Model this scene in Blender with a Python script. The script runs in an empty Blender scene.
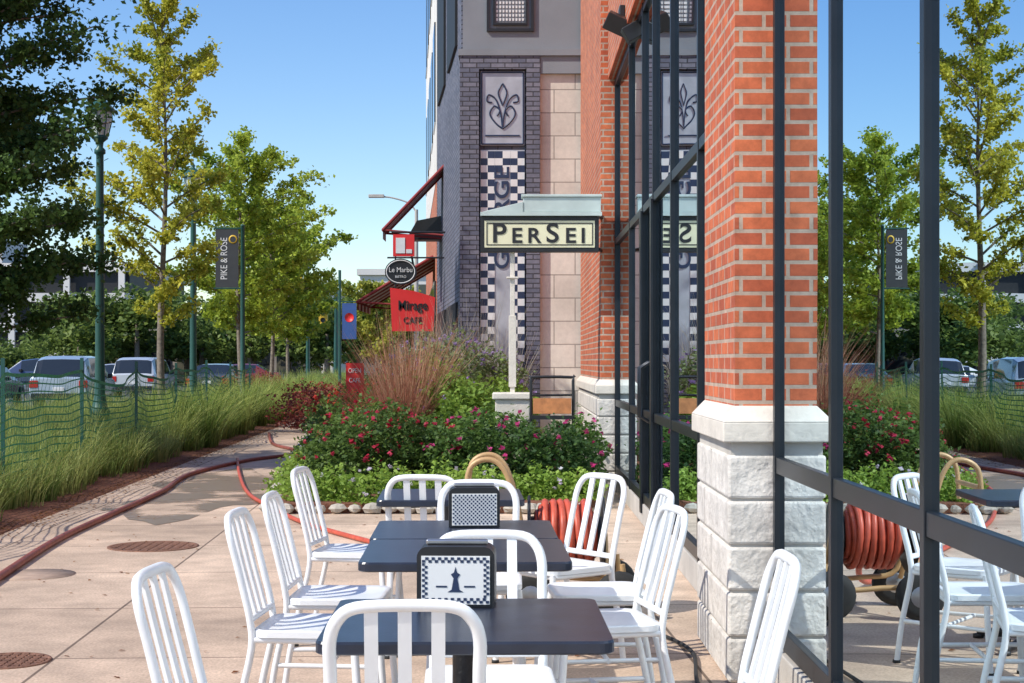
import bpy, math, random
import numpy as np
from mathutils import Vector, Matrix, Quaternion
R=math.radians
random.seed(7)
rng=np.random.default_rng(11)
scene=bpy.context.scene
COL=scene.collection

# ------------------------------------------------------------------ materials
def nodes_of(m):
    m.use_nodes=True
    nt=m.node_tree
    return nt,nt.nodes,nt.links,nt.nodes["Principled BSDF"]

def mat(name,color,rough=0.6,metal=0.0,var=0.12,nscale=6.0,bump=0.0,bscale=40.0,spec=0.5,coat=0.0):
    m=bpy.data.materials.new(name)
    nt,N,L,P=nodes_of(m)
    P.inputs["Roughness"].default_value=rough
    P.inputs["Metallic"].default_value=metal
    P.inputs["Specular IOR Level"].default_value=spec
    P.inputs["Coat Weight"].default_value=coat
    g=N.new("ShaderNodeNewGeometry")
    n=N.new("ShaderNodeTexNoise"); n.inputs["Scale"].default_value=nscale; n.inputs["Detail"].default_value=3
    L.new(g.outputs["Position"],n.inputs["Vector"])
    r=N.new("ShaderNodeMix"); r.data_type='RGBA'
    c=color
    r.inputs[6].default_value=(c[0]*(1-var),c[1]*(1-var),c[2]*(1-var),1)
    r.inputs[7].default_value=(min(1,c[0]*(1+var)),min(1,c[1]*(1+var)),min(1,c[2]*(1+var)),1)
    mr=N.new("ShaderNodeMapRange"); mr.inputs[1].default_value=0.3; mr.inputs[2].default_value=0.7
    L.new(n.outputs["Fac"],mr.inputs[0]); L.new(mr.outputs[0],r.inputs[0])
    L.new(r.outputs[2],P.inputs["Base Color"])
    if bump>0:
        b=N.new("ShaderNodeBump"); b.inputs["Strength"].default_value=bump; b.inputs["Distance"].default_value=0.01
        n2=N.new("ShaderNodeTexNoise"); n2.inputs["Scale"].default_value=bscale; n2.inputs["Detail"].default_value=3
        L.new(g.outputs["Position"],n2.inputs["Vector"])
        L.new(n2.outputs["Fac"],b.inputs["Height"]); L.new(b.outputs[0],P.inputs["Normal"])
    return m

def wall_uv(N,L):
    g=N.new("ShaderNodeNewGeometry")
    sp=N.new("ShaderNodeSeparateXYZ"); L.new(g.outputs["Position"],sp.inputs[0])
    sn=N.new("ShaderNodeSeparateXYZ"); L.new(g.outputs["True Normal"],sn.inputs[0])
    ab=N.new("ShaderNodeMath"); ab.operation='ABSOLUTE'; L.new(sn.outputs[0],ab.inputs[0])
    gt=N.new("ShaderNodeMath"); gt.operation='GREATER_THAN'; gt.inputs[1].default_value=0.6; L.new(ab.outputs[0],gt.inputs[0])
    mx=N.new("ShaderNodeMix"); mx.data_type='FLOAT'
    L.new(gt.outputs[0],mx.inputs[0]); L.new(sp.outputs[0],mx.inputs[2]); L.new(sp.outputs[1],mx.inputs[3])
    cb=N.new("ShaderNodeCombineXYZ"); L.new(mx.outputs[0],cb.inputs[0]); L.new(sp.outputs[2],cb.inputs[1])
    return g,cb

def brickmat(name,c1,c2,mortar,bw=0.2,rh=0.068,ms=0.009,offset=0.5,rough=0.85,bump=0.6,var=0.3):
    m=bpy.data.materials.new(name)
    nt,N,L,P=nodes_of(m)
    g,cb=wall_uv(N,L)
    b=N.new("ShaderNodeTexBrick"); b.offset=offset
    b.inputs["Scale"].default_value=1; b.inputs["Brick Width"].default_value=bw; b.inputs["Row Height"].default_value=rh
    b.inputs["Mortar Size"].default_value=ms; b.inputs["Mortar Smooth"].default_value=0.15
    b.inputs["Color1"].default_value=(*c1,1); b.inputs["Color2"].default_value=(*c2,1); b.inputs["Mortar"].default_value=(*mortar,1)
    L.new(cb.outputs[0],b.inputs["Vector"])
    n=N.new("ShaderNodeTexNoise"); n.inputs["Scale"].default_value=14; n.inputs["Detail"].default_value=5; n.inputs["Roughness"].default_value=0.7
    L.new(g.outputs["Position"],n.inputs["Vector"])
    mr=N.new("ShaderNodeMapRange"); mr.inputs[1].default_value=0.3; mr.inputs[2].default_value=0.7; mr.inputs[3].default_value=1-var; mr.inputs[4].default_value=1+var*0.6
    L.new(n.outputs["Fac"],mr.inputs[0])
    # broad weathering
    n3=N.new("ShaderNodeTexNoise"); n3.inputs["Scale"].default_value=1.3; n3.inputs["Detail"].default_value=3
    L.new(g.outputs["Position"],n3.inputs["Vector"])
    mr3=N.new("ShaderNodeMapRange"); mr3.inputs[1].default_value=0.3; mr3.inputs[2].default_value=0.7; mr3.inputs[3].default_value=0.86; mr3.inputs[4].default_value=1.08
    L.new(n3.outputs["Fac"],mr3.inputs[0])
    mm=N.new("ShaderNodeMath"); mm.operation='MULTIPLY'; L.new(mr.outputs[0],mm.inputs[0]); L.new(mr3.outputs[0],mm.inputs[1])
    mu=N.new("ShaderNodeVectorMath"); mu.operation='SCALE'
    L.new(b.outputs["Color"],mu.inputs[0]); L.new(mm.outputs[0],mu.inputs["Scale"])
    L.new(mu.outputs[0],P.inputs["Base Color"])
    P.inputs["Roughness"].default_value=rough
    inv=N.new("ShaderNodeMath"); inv.operation='MULTIPLY_ADD'; inv.inputs[1].default_value=-1.0; inv.inputs[2].default_value=1.0
    L.new(b.outputs["Fac"],inv.inputs[0])
    ad=N.new("ShaderNodeMath"); ad.operation='MULTIPLY_ADD'; ad.inputs[1].default_value=0.25; L.new(n.outputs["Fac"],ad.inputs[0]); L.new(inv.outputs[0],ad.inputs[2])
    bp=N.new("ShaderNodeBump"); bp.inputs["Strength"].default_value=bump; bp.inputs["Distance"].default_value=0.008
    L.new(ad.outputs[0],bp.inputs["Height"]); L.new(bp.outputs[0],P.inputs["Normal"])
    return m

def leafmat(name,transl=0.35,rough=0.55):
    m=bpy.data.materials.new(name)
    nt,N,L,P=nodes_of(m)
    a=N.new("ShaderNodeAttribute"); a.attribute_name="Col"
    L.new(a.outputs["Color"],P.inputs["Base Color"]); P.inputs["Roughness"].default_value=rough
    P.inputs["Specular IOR Level"].default_value=0.3
    t=N.new("ShaderNodeBsdfTranslucent"); 
    L.new(a.outputs["Color"],t.inputs["Color"])
    mx=N.new("ShaderNodeMixShader"); mx.inputs[0].default_value=transl
    L.new(P.outputs[0],mx.inputs[1]); L.new(t.outputs[0],mx.inputs[2])
    L.new(mx.outputs[0],N["Material Output"].inputs[0])
    return m

M={}
M['leaf']=leafmat("leaf_foliage",0.42)
M['blade']=leafmat("grass_blade",0.4)
M['white_metal']=mat("white_powder_coat",(0.77,0.785,0.80),0.30,0.0,0.05,9,0.05,60)
M['black_top']=mat("dark_laminate",(0.020,0.026,0.044),0.30,0,0.25,12,0.05,150)
M['iron']=mat("cast_iron",(0.03,0.03,0.033),0.5,0.3,0.2,10,0.2,80)
M['frame']=mat("dark_bronze_frame",(0.016,0.020,0.027),0.35,0.4,0.15,5)
M['brick']=brickmat("red_brick",(0.62,0.155,0.058),(0.43,0.088,0.038),(0.46,0.34,0.26))
M['greybrick']=brickmat("blue_grey_brick",(0.11,0.12,0.17),(0.20,0.20,0.25),(0.04,0.04,0.05),0.2,0.068,0.008,0.5,0.7,0.6,0.25)
M['cream']=brickmat("cream_stone_blocks",(0.74,0.68,0.59),(0.67,0.61,0.53),(0.34,0.30,0.26),0.6,0.33,0.008,0.5,0.8,0.4,0.10)
M['creamwall']=mat("cream_stucco",(0.70,0.67,0.63),0.85,0,0.06,0.5,0.2,30)
M['stone']=mat("split_face_stone",(0.62,0.58,0.53),0.9,0,0.20,9,1.0,28)
M['cap']=mat("cast_stone_cap",(0.64,0.585,0.51),0.8,0,0.1,7,0.3,50)
M['grey']=mat("grey_stucco",(0.22,0.24,0.265),0.8,0,0.08,2,0.2,60)
M['ltgrey']=mat("silver_relief_metal",(0.44,0.46,0.50),0.45,0.3,0.12,6)
M['navy']=mat("navy_enamel",(0.02,0.035,0.085),0.4,0,0.1,6)
M['whitep']=mat("white_enamel",(0.74,0.74,0.73),0.5,0,0.06,6)
M['dark']=mat("dark_void",(0.012,0.013,0.015),0.6)
M['green_metal']=mat("dark_green_paint",(0.02,0.085,0.07),0.4,0.1,0.12,5)
M['fence']=mat("green_netting",(0.03,0.24,0.13),0.6,0,0.15,3)
M['mulch']=mat("bark_mulch",(0.17,0.065,0.035),0.95,0,0.55,38,1.0,60)
M['soil']=mat("ground_cover",(0.12,0.12,0.055),0.95,0,0.35,0.8,0.6,8)
M['asphalt']=mat("asphalt",(0.075,0.075,0.078),0.85,0,0.18,1.3,0.5,60)
M['kerb']=mat("kerb_concrete",(0.46,0.43,0.39),0.85,0,0.12,4,0.3,40)
M['linew']=mat("road_marking_white",(0.70,0.70,0.67),0.8,0,0.12,4)
M['hose']=mat("red_rubber_hose",(0.50,0.085,0.045),0.45,0,0.2,20)
M['hosedark']=mat("worn_rubber_hose",(0.26,0.07,0.05),0.5,0,0.25,14)
M['tan']=mat("tan_painted_tube",(0.50,0.32,0.15),0.45,0.1,0.12,10)
M['rubber']=mat("tyre_rubber",(0.02,0.02,0.02),0.8,0,0.15,20)
M['chrome']=mat("brushed_metal",(0.45,0.45,0.46),0.3,0.9,0.1,20)
M['manhole']=mat("rusty_cast_iron",(0.22,0.11,0.07),0.75,0.2,0.35,30,0.6,60)
M['bark']=mat("tree_bark",(0.20,0.165,0.13),0.95,0,0.35,14,0.8,30)
M['redsign']=mat("red_sign_face",(0.74,0.03,0.03),0.45,0,0.05,5)
M['black']=mat("black_paint",(0.016,0.016,0.018),0.4,0,0.2,8)
M['maroon']=mat("maroon_canvas",(0.26,0.035,0.035),0.85,0,0.12,8,0.2,80)
M['signcream']=mat("sign_cream",(0.72,0.68,0.46),0.5,0,0.05,5)
M['copper']=mat("pale_metal_roof",(0.50,0.57,0.54),0.5,0.2,0.1,4)
M['wood']=mat("orange_wood",(0.52,0.20,0.07),0.6,0,0.25,12,0.2,40)
M['carglass']=mat("tinted_car_glass",(0.02,0.025,0.03),0.05,0,0.05,5,spec=0.8)
M['taillight']=mat("red_lens",(0.45,0.01,0.01),0.2,0,0.05,5)
M['lampglass']=mat("frosted_lamp_glass",(0.55,0.62,0.60),0.15,0,0.05,5)
M['yellow']=mat("signal_yellow",(0.65,0.42,0.03),0.5,0,0.05,5)
M['bluepink']=mat("blue_banner",(0.04,0.10,0.30),0.7,0,0.1,5)
M['banner']=mat("charcoal_banner",(0.045,0.05,0.055),0.8,0,0.1,5)
M['interior']=mat("interior_plaster",(0.30,0.26,0.21),0.9,0,0.1,2)
M['intfloor']=mat("interior_floor",(0.10,0.07,0.05),0.5,0,0.2,3)
M['rock']=mat("edging_stone",(0.42,0.38,0.32),0.9,0,0.25,8,0.6,25)
M['bgwall']=mat("beige_render",(0.34,0.30,0.26),0.9,0,0.1,1)

def glassmat():
    m=bpy.data.materials.new("storefront_glass"); m.use_nodes=True
    nt=m.node_tree;N=nt.nodes;L=nt.links;N.clear()
    out=N.new("ShaderNodeOutputMaterial")
    gl=N.new("ShaderNodeBsdfGlossy"); gl.inputs["Roughness"].default_value=0.0; gl.inputs["Color"].default_value=(0.74,0.86,0.93,1)
    tr=N.new("ShaderNodeBsdfTransparent"); tr.inputs["Color"].default_value=(0.45,0.50,0.52,1)
    fr=N.new("ShaderNodeFresnel"); fr.inputs["IOR"].default_value=1.9
    g=N.new("ShaderNodeNewGeometry")
    n=N.new("ShaderNodeTexNoise"); n.inputs["Scale"].default_value=0.8; n.inputs["Detail"].default_value=1
    L.new(g.outputs["Position"],n.inputs["Vector"])
    b=N.new("ShaderNodeBump"); b.inputs["Strength"].default_value=0.22; b.inputs["Distance"].default_value=0.012
    L.new(n.outputs["Fac"],b.inputs["Height"]); L.new(b.outputs[0],gl.inputs["Normal"])
    ma=N.new("ShaderNodeMath"); ma.operation='MULTIPLY_ADD'; ma.inputs[1].default_value=0.6; ma.inputs[2].default_value=0.50; ma.use_clamp=True
    L.new(fr.outputs[0],ma.inputs[0])
    mx=N.new("ShaderNodeMixShader"); L.new(ma.outputs[0],mx.inputs[0]); L.new(tr.outputs[0],mx.inputs[1]); L.new(gl.outputs[0],mx.inputs[2])
    L.new(mx.outputs[0],out.inputs[0])
    return m
M['glass']=glassmat()

def pavemat():
    m=bpy.data.materials.new("tan_concrete_paving"); nt,N,L,P=nodes_of(m)
    g=N.new("ShaderNodeNewGeometry")
    mp=N.new("ShaderNodeMapping"); mp.inputs["Rotation"].default_value=(0,0,R(-2.4)); mp.inputs["Location"].default_value=(0.35,0.1,0)
    L.new(g.outputs["Position"],mp.inputs["Vector"])
    b=N.new("ShaderNodeTexBrick"); b.offset=0
    for k,v in (("Scale",1),("Brick Width",1.5),("Row Height",1.5),("Mortar Size",0.009),("Mortar Smooth",0.3)): b.inputs[k].default_value=v
    b.inputs["Color1"].default_value=(0.65,0.49,0.365,1); b.inputs["Color2"].default_value=(0.56,0.415,0.305,1); b.inputs["Mortar"].default_value=(0.18,0.125,0.09,1)
    L.new(mp.outputs[0],b.inputs["Vector"])
    cur=b.outputs["Color"]
    for sc,lo,hi,det in ((0.55,0.74,1.10,3),(3.5,0.80,1.08,4),(70,0.80,1.14,2)):
        n=N.new("ShaderNodeTexNoise"); n.inputs["Scale"].default_value=sc; n.inputs["Detail"].default_value=det; n.inputs["Roughness"].default_value=0.6
        L.new(g.outputs["Position"],n.inputs["Vector"])
        mr=N.new("ShaderNodeMapRange"); mr.inputs[1].default_value=0.35; mr.inputs[2].default_value=0.65; mr.inputs[3].default_value=lo; mr.inputs[4].default_value=hi
        L.new(n.outputs["Fac"],mr.inputs[0])
        mu=N.new("ShaderNodeVectorMath"); mu.operation='SCALE'; L.new(cur,mu.inputs[0]); L.new(mr.outputs[0],mu.inputs["Scale"]); cur=mu.outputs[0]
    for vs,r0,r1,lo in ((2.3,0.03,0.06,0.68),(0.7,0.05,0.16,0.84)):
        v=N.new("ShaderNodeTexVoronoi"); v.inputs["Scale"].default_value=vs; L.new(g.outputs["Position"],v.inputs["Vector"])
        mr=N.new("ShaderNodeMapRange"); mr.inputs[1].default_value=r0; mr.inputs[2].default_value=r1; mr.inputs[3].default_value=lo; mr.inputs[4].default_value=1
        L.new(v.outputs["Distance"],mr.inputs[0])
        mu=N.new("ShaderNodeVectorMath"); mu.operation='SCALE'; L.new(cur,mu.inputs[0]); L.new(mr.outputs[0],mu.inputs["Scale"]); cur=mu.outputs[0]
    L.new(cur,P.inputs["Base Color"]); P.inputs["Roughness"].default_value=0.82
    bp=N.new("ShaderNodeBump"); bp.inputs["Strength"].default_value=0.25; bp.inputs["Distance"].default_value=0.004
    L.new(n.outputs["Fac"],bp.inputs["Height"]); L.new(bp.outputs[0],P.inputs["Normal"])
    return m
M['pave']=pavemat()
def wetmat():
    m=bpy.data.materials.new("wet_concrete"); nt,N,L,P=nodes_of(m)
    g=N.new("ShaderNodeNewGeometry"); P.inputs["Base Color"].default_value=(0.25,0.18,0.13,1); P.inputs["Roughness"].default_value=0.32
    n=N.new("ShaderNodeTexNoise"); n.inputs["Scale"].default_value=1.1; n.inputs["Detail"].default_value=6; n.inputs["Roughness"].default_value=0.6
    L.new(g.outputs["Position"],n.inputs["Vector"])
    mr=N.new("ShaderNodeMapRange"); mr.inputs[1].default_value=0.42; mr.inputs[2].default_value=0.52; mr.inputs[4].default_value=0.9; L.new(n.outputs["Fac"],mr.inputs[0])
    t=N.new("ShaderNodeBsdfTransparent"); mx=N.new("ShaderNodeMixShader"); L.new(mr.outputs[0],mx.inputs[0]); L.new(t.outputs[0],mx.inputs[1]); L.new(P.outputs[0],mx.inputs[2])
    L.new(mx.outputs[0],N["Material Output"].inputs[0]); return m
M['wet']=wetmat()

# ------------------------------------------------------------------ mesh builder
class MB:
    def __init__(s): s.v=[];s.f=[];s.m=[];s.sm=[]
    def add(s,vs,fs,mi=0,smooth=False):
        o=len(s.v); s.v+= [tuple(v) for v in vs]
        for f in fs: s.f.append(tuple(i+o for i in f)); s.m.append(mi); s.sm.append(smooth)
    def box(s,x0,x1,y0,y1,z0,z1,mi=0,mx=None):
        vs=[(x0,y0,z0),(x1,y0,z0),(x1,y1,z0),(x0,y1,z0),(x0,y0,z1),(x1,y0,z1),(x1,y1,z1),(x0,y1,z1)]
        if mx: vs=[tuple(mx@Vector(v)) for v in vs]
        s.add(vs,[(0,3,2,1),(4,5,6,7),(0,1,5,4),(1,2,6,5),(2,3,7,6),(3,0,4,7)],mi)
    def poly(s,pts,mi=0): s.add(pts,[tuple(range(len(pts)))],mi)
    def prism(s,pts2,axis,a,b,mi=0,smooth=False):
        n=len(pts2)
        def mk(p,t):
            if axis=='z': return (p[0],p[1],t)
            if axis=='y': return (p[0],t,p[1])
            return (t,p[0],p[1])
        vs=[mk(p,a) for p in pts2]+[mk(p,b) for p in pts2]
        fs=[(i,(i+1)%n,n+(i+1)%n,n+i) for i in range(n)]
        s.add(vs,fs,mi,smooth)
        s.add(vs,[tuple(range(n))[::-1],tuple(range(n,2*n))],mi)
    def tube(s,path,r,mi=0,seg=8,closed=False,cap=True,flat=1.0):
        P=[Vector(p) for p in path]; n=len(P)
        rs=r if hasattr(r,'__len__') else [r]*n
        T=[]
        for i in range(n):
            if closed: t=P[(i+1)%n]-P[i-1]
            elif i==0: t=P[1]-P[0]
            elif i==n-1: t=P[-1]-P[-2]
            else: t=(P[i+1]-P[i]).normalized()+(P[i]-P[i-1]).normalized()
            T.append(t.normalized() if t.length>1e-9 else Vector((0,0,1)))
        up=Vector((0,0,1)) if abs(T[0].z)<0.9 else Vector((0,1,0))
        nn=(up-T[0]*up.dot(T[0])).normalized()
        vs=[]
        for i in range(n):
            if i>0:
                q=T[i-1].rotation_difference(T[i]); nn=q@nn
                nn=(nn-T[i]*nn.dot(T[i])).normalized()
            bb=T[i].cross(nn)
            for k in range(seg):
                a=2*math.pi*k/seg
                vs.append(P[i]+nn*(math.cos(a)*rs[i]*flat)+bb*(math.sin(a)*rs[i]))
        fs=[]
        for i in range(n if closed else n-1):
            j=(i+1)%n
            for k in range(seg):
                k2=(k+1)%seg
                fs.append((i*seg+k,i*seg+k2,j*seg+k2,j*seg+k))
        s.add(vs,fs,mi,True)
        if cap and not closed:
            s.add(vs[:seg],[tuple(range(seg))[::-1]],mi); s.add(vs[-seg:],[tuple(range(seg))],mi)
    def lathe(s,prof,c=(0,0,0),mi=0,seg=20,axis='z',smooth=True):
        n=len(prof); vs=[]
        for (r,z) in prof:
            for k in range(seg):
                a=2*math.pi*k/seg
                if axis=='z': p=(c[0]+r*math.cos(a),c[1]+r*math.sin(a),c[2]+z)
                elif axis=='x': p=(c[0]+z,c[1]+r*math.cos(a),c[2]+r*math.sin(a))
                else: p=(c[0]+r*math.cos(a),c[1]+z,c[2]+r*math.sin(a))
                vs.append(p)
        fs=[]
        for i in range(n-1):
            for k in range(seg):
                k2=(k+1)%seg; fs.append((i*seg+k,i*seg+k2,(i+1)*seg+k2,(i+1)*seg+k))
        s.add(vs,fs,mi,smooth)
    def mesh(s,name,mats,bevel=0):
        me=bpy.data.meshes.new(name); me.from_pydata(s.v,[],s.f)
        for m in mats: me.materials.append(M[m] if isinstance(m,str) else m)
        me.polygons.foreach_set("material_index",s.m); me.polygons.foreach_set("use_smooth",s.sm)
        me.update(); return me
    def obj(s,name,mats,parent=None,bevel=0,loc=None,rot=None):
        me=s.mesh(name,mats); o=bpy.data.objects.new(name,me); COL.objects.link(o)
        if parent: o.parent=parent
        if loc: o.location=loc
        if rot: o.rotation_euler=rot
        if bevel>0:
            b=o.modifiers.new("bevel",'BEVEL'); b.width=bevel; b.segments=2; b.limit_method='ANGLE'; b.angle_limit=R(40)
        return o
def empty(name,loc=(0,0,0),rot=(0,0,0)):
    e=bpy.data.objects.new(name,None); e.empty_display_size=0.2; COL.objects.link(e); e.location=loc; e.rotation_euler=rot; return e
def link(name,me,parent,loc=None,rot=None):
    o=bpy.data.objects.new(name,me); COL.objects.link(o); o.parent=parent
    if loc:o.location=loc
    if rot:o.rotation_euler=rot
    return o
def smooth(pts,n=6,closed=False):
    P=[Vector(p) for p in pts]; out=[]; m=len(P)
    rngi=range(m if closed else m-1)
    for i in rngi:
        p0=P[i-1] if (i>0 or closed) else P[0]; p1=P[i]; p2=P[(i+1)%m]; p3=P[(i+2)%m] if (i+2<m or closed) else P[-1]
        for k in range(n):
            t=k/n
            out.append(0.5*((2*p1)+(-p0+p2)*t+(2*p0-5*p1+4*p2-p3)*t*t+(-p0+3*p1-3*p2+p3)*t**3))
    if not closed: out.append(P[-1])
    return out
def text(body,size,loc,rot,m,parent,name="lettering",ext=0.006,align='CENTER',sx=1,space=1,off=0.0):
    c=bpy.data.curves.new(name,'FONT'); c.body=body; c.size=size; c.extrude=ext; c.align_x=align; c.align_y='CENTER'; c.space_character=space; c.offset=off
    o=bpy.data.objects.new(name,c); COL.objects.link(o); o.location=loc; o.rotation_euler=rot; o.scale=(sx,1,1)
    c.materials.append(M[m]); o.parent=parent
    return o

def np_mesh(name,V,nq,col,matr,parent=None):
    me=bpy.data.meshes.new(name)
    nv=len(V); me.vertices.add(nv); me.vertices.foreach_set("co",V.astype(np.float32).ravel())
    me.loops.add(nq*4); me.loops.foreach_set("vertex_index",np.arange(nq*4,dtype=np.int32))
    me.polygons.add(nq); me.polygons.foreach_set("loop_start",np.arange(nq,dtype=np.int32)*4)
    try: me.polygons.foreach_set("loop_total",np.full(nq,4,dtype=np.int32))
    except Exception: pass
    a=me.color_attributes.new("Col",'FLOAT_COLOR','POINT')
    c4=np.ones((nv,4),dtype=np.float32); c4[:,:3]=np.clip(col,0,1); a.data.foreach_set("color",c4.ravel())
    me.materials.append(matr); me.update(calc_edges=True); me.validate()
    o=bpy.data.objects.new(name,me); COL.objects.link(o)
    if parent:o.parent=parent
    return o
def leaves(C,size,col,upbias=0.6,aspect=0.6):
    n=len(C); s=(np.ones(n)*size)*rng.uniform(0.65,1.35,n)
    nr=rng.normal(size=(n,3)); nr/=np.linalg.norm(nr,axis=1)[:,None]; nr[:,2]=np.abs(nr[:,2])+upbias; nr/=np.linalg.norm(nr,axis=1)[:,None]
    t=rng.normal(size=(n,3)); u=np.cross(nr,t); u/=np.linalg.norm(u,axis=1)[:,None]; v=np.cross(nr,u)
    u=u*s[:,None]; v=v*(s*aspect)[:,None]
    bend=nr*(s*0.25)[:,None]
    V=np.stack([C-u-bend,C+v,C+u-bend,C-v],axis=1).reshape(-1,3)
    return V,np.repeat(col,4,axis=0)
def lerpcol(a,b,t): a=np.array(a);b=np.array(b); return a[None,:]*(1-t[:,None])+b[None,:]*t[:,None]

def blades(base,h,lean,width,c0,c1,seg=3):
    n=len(base); az=rng.uniform(0,2*np.pi,n); side=np.stack([np.cos(az),np.sin(az),np.zeros(n)],1)
    Vs=[];Cs=[]
    def pt(t):
        p=base.copy(); p[:,0]+=lean[:,0]*t**1.8; p[:,1]+=lean[:,1]*t**1.8
        ll=np.hypot(lean[:,0],lean[:,1]); p[:,2]+=h*t-0.35*ll*t**3
        return p
    tt=np.linspace(0,1,seg+1)
    for i in range(seg):
        a,b=tt[i],tt[i+1]; pa,pb=pt(a),pt(b)
        wa=(width*(1-a*0.75))[:,None]; wb=(width*(1-b*0.85))[:,None]
        Vs.append(np.stack([pa-side*wa,pa+side*wa,pb+side*wb,pb-side*wb],1))
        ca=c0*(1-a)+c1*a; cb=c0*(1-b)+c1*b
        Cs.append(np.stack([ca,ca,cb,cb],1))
    V=np.concatenate(Vs,0).reshape(-1,3); C=np.concatenate(Cs,0).reshape(-1,3)
    return V,C
def tufts(cx,cy,cz,h,nb,spread,ca,cb,width=0.006,curl=0.5):
    n=len(cx); idx=np.repeat(np.arange(n),nb); m=len(idx)
    a=rng.uniform(0,2*np.pi,m); rr=np.sqrt(rng.uniform(0,1,m))*spread
    base=np.stack([cx[idx]+rr*np.cos(a),cy[idx]+rr*np.sin(a),cz[idx]],1)
    hh=h[idx]*rng.uniform(0.55,1.1,m)
    l=hh*curl*rng.uniform(0.1,1.3,m)
    a2=a+rng.normal(0,0.5,m)
    lean=np.stack([l*np.cos(a2),l*np.sin(a2)],1)
    t=rng.uniform(0,1,m); tv=np.clip(rng.normal(0,0.3,n)[idx]+t,0,1)
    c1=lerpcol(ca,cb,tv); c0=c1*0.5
    return blades(base,hh,lean,np.full(m,width),c0,c1)

# ------------------------------------------------------------------ ground
def sheet(name,pts,z,m):
    b=MB(); b.poly([(p[0],p[1],z) for p in pts]); return b.obj(name,[m])
sheet("ground",[(-900,-60),(900,-60),(900,1600),(-900,1600)],-0.14,'soil')
sheet("parking_lot",[(-75,2),(-10.2,2),(-10.2,150),(-75,150)],-0.13,'asphalt')
sheet("cross_road",[(-300,76),(60,76),(60,92),(-300,92)],-0.126,'asphalt')
def edgeL(y): return -4.14-0.043*(y-12.5)
b=MB(); b.poly([(edgeL(-6),-6,0),(5,-6,0),(5,72,0),(edgeL(72),72,0)]); b.poly([(edgeL(-6),-6,-.14),(edgeL(72),72,-.14),(edgeL(72),72,0),(edgeL(-6),-6,0)])
b.obj("sidewalk",['pave'])
b=MB(); nx=10; ny=90
ys=np.linspace(-6,74,ny)
for j in range(ny):
    for i in range(nx):
        x0=edgeL(ys[j]); x=x0+(-10.0-x0)*i/(nx-1)
        z=-0.006 if i==0 else 0.02+0.03*random.random()
        b.v.append((x,ys[j],z))
for j in range(ny-1):
    for i in range(nx-1):
        a=j*nx+i; b.f.append((a+1,a,a+nx,a+nx+1)); b.m.append(0); b.sm.append(True)
b.obj("planting_strip_mulch",['mulch'])
b=MB(); b.box(-10.2,-10.0,-6,74,-0.13,0.04); b.obj("kerb",['kerb'],bevel=0.02)
b=MB()
for k in range(10):
    y=24+k*5.3
    b.poly([(-18.5,y,-0.125),(-13.2,y,-0.125),(-13.2,y+.12,-0.125),(-18.5,y+.12,-0.125)])
b.obj("parking_bay_markings",['linew'])
n=3400; y=rng.uniform(7,34,n); x=-4.14-0.043*(y-12.5)+np.abs(rng.normal(0,0.22,n))-0.25
n2=170; x=np.concatenate([x,rng.uniform(-3.5,1.0,n2)]); y=np.concatenate([y,rng.uniform(5,14,n2)])
C=np.stack([x,y,np.full(len(x),0.008)],1)
V,K=leaves(C,0.018,lerpcol((0.20,0.07,0.03),(0.34,0.18,0.07),rng.uniform(0,1,len(x))),3.0,0.5); V[:,2]=np.maximum(V[:,2],0.003)
np_mesh("fallen_leaves",V,len(x),K,M['leaf'])
pts=[];
for k in range(40):
    a=2*math.pi*k/40; r=1+0.22*math.sin(3*a+1)+0.14*math.sin(7*a)+0.07*math.sin(13*a+2)
    pts.append((-3.05+1.0*r*math.cos(a),17.0+2.9*r*math.sin(a)))
sheet("puddle",pts,0.004,'wet')
def manhole(x,y,r):
    b=MB(); b.lathe([(r,0.0),(r,0.006),(r*0.93,0.007),(r*0.92,0.003),(0.001,0.003)],(x,y,0),0,36)
    for i in range(-4,5):
        for j in range(-4,5):
            px,py=i*r*0.2,j*r*0.2
            if px*px+py*py<(r*0.85)**2: b.box(x+px-r*.06,x+px+r*.06,y+py-r*.06,y+py+r*.06,0.003,0.008)
    b.obj("manhole_cover",['manhole'])
manhole(-2.72,11.75,0.34); manhole(-2.36,7.25,0.2)
b=MB(); b.lathe([(0.27,0.0),(0.27,0.004),(0.001,0.004)],(-3.15,10.2,0),0,32); b.obj("utility_cover",[mat("utility_lid",(0.40,0.29,0.22),0.8,0,0.2,10,0.4,40)])

# ------------------------------------------------------------------ main building
W=empty("brick_storefront_building")
GX=1.153; PX=0.974
def pier(y0,y1,name,h=9.0,x1=1.9):
    b=MB(); b.box(PX,x1,y0,y1,1.20,h); b.obj(name+"_brick",['brick'],W)
    b=MB(); z=0.0; k=0
    while z<1.0:
        z2=min(z+0.2,1.05)
        b.box(PX-0.035,x1,y0-0.035,y1+0.035,z+0.006,z2-0.006)
        z=z2;k+=1
    b.obj(name+"_stone_base",['stone'],W,bevel=0.012)
    b=MB(); b.box(PX-0.022,x1-.01,y0-0.022,y1+0.022,0,1.06); b.obj(name+"_mortar",['kerb'],W)
    b=MB()
    b.box(PX-0.06,x1,y0-0.06,y1+0.06,1.052,1.14)
    o=[(PX-0.06,y0-0.06,1.141),(x1,y0-0.06,1.141),(x1,y1+0.06,1.141),(PX-0.06,y1+0.06,1.141)]
    t=[(PX-0.001,y0-0.001,1.21),(x1,y0-0.001,1.21),(x1,y1+.001,1.21),(PX-.001,y1+.001,1.21)]
    b.add(o+t,[(0,1,5,4),(1,2,6,5),(2,3,7,6),(3,0,4,7),(4,5,6,7)],0)
    b.obj(name+"_cap",['cap'],W,bevel=0.006)
pier(6.77,7.83,"pier"); pier(17.0,22.0,"pilaster")
b=MB()
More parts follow.
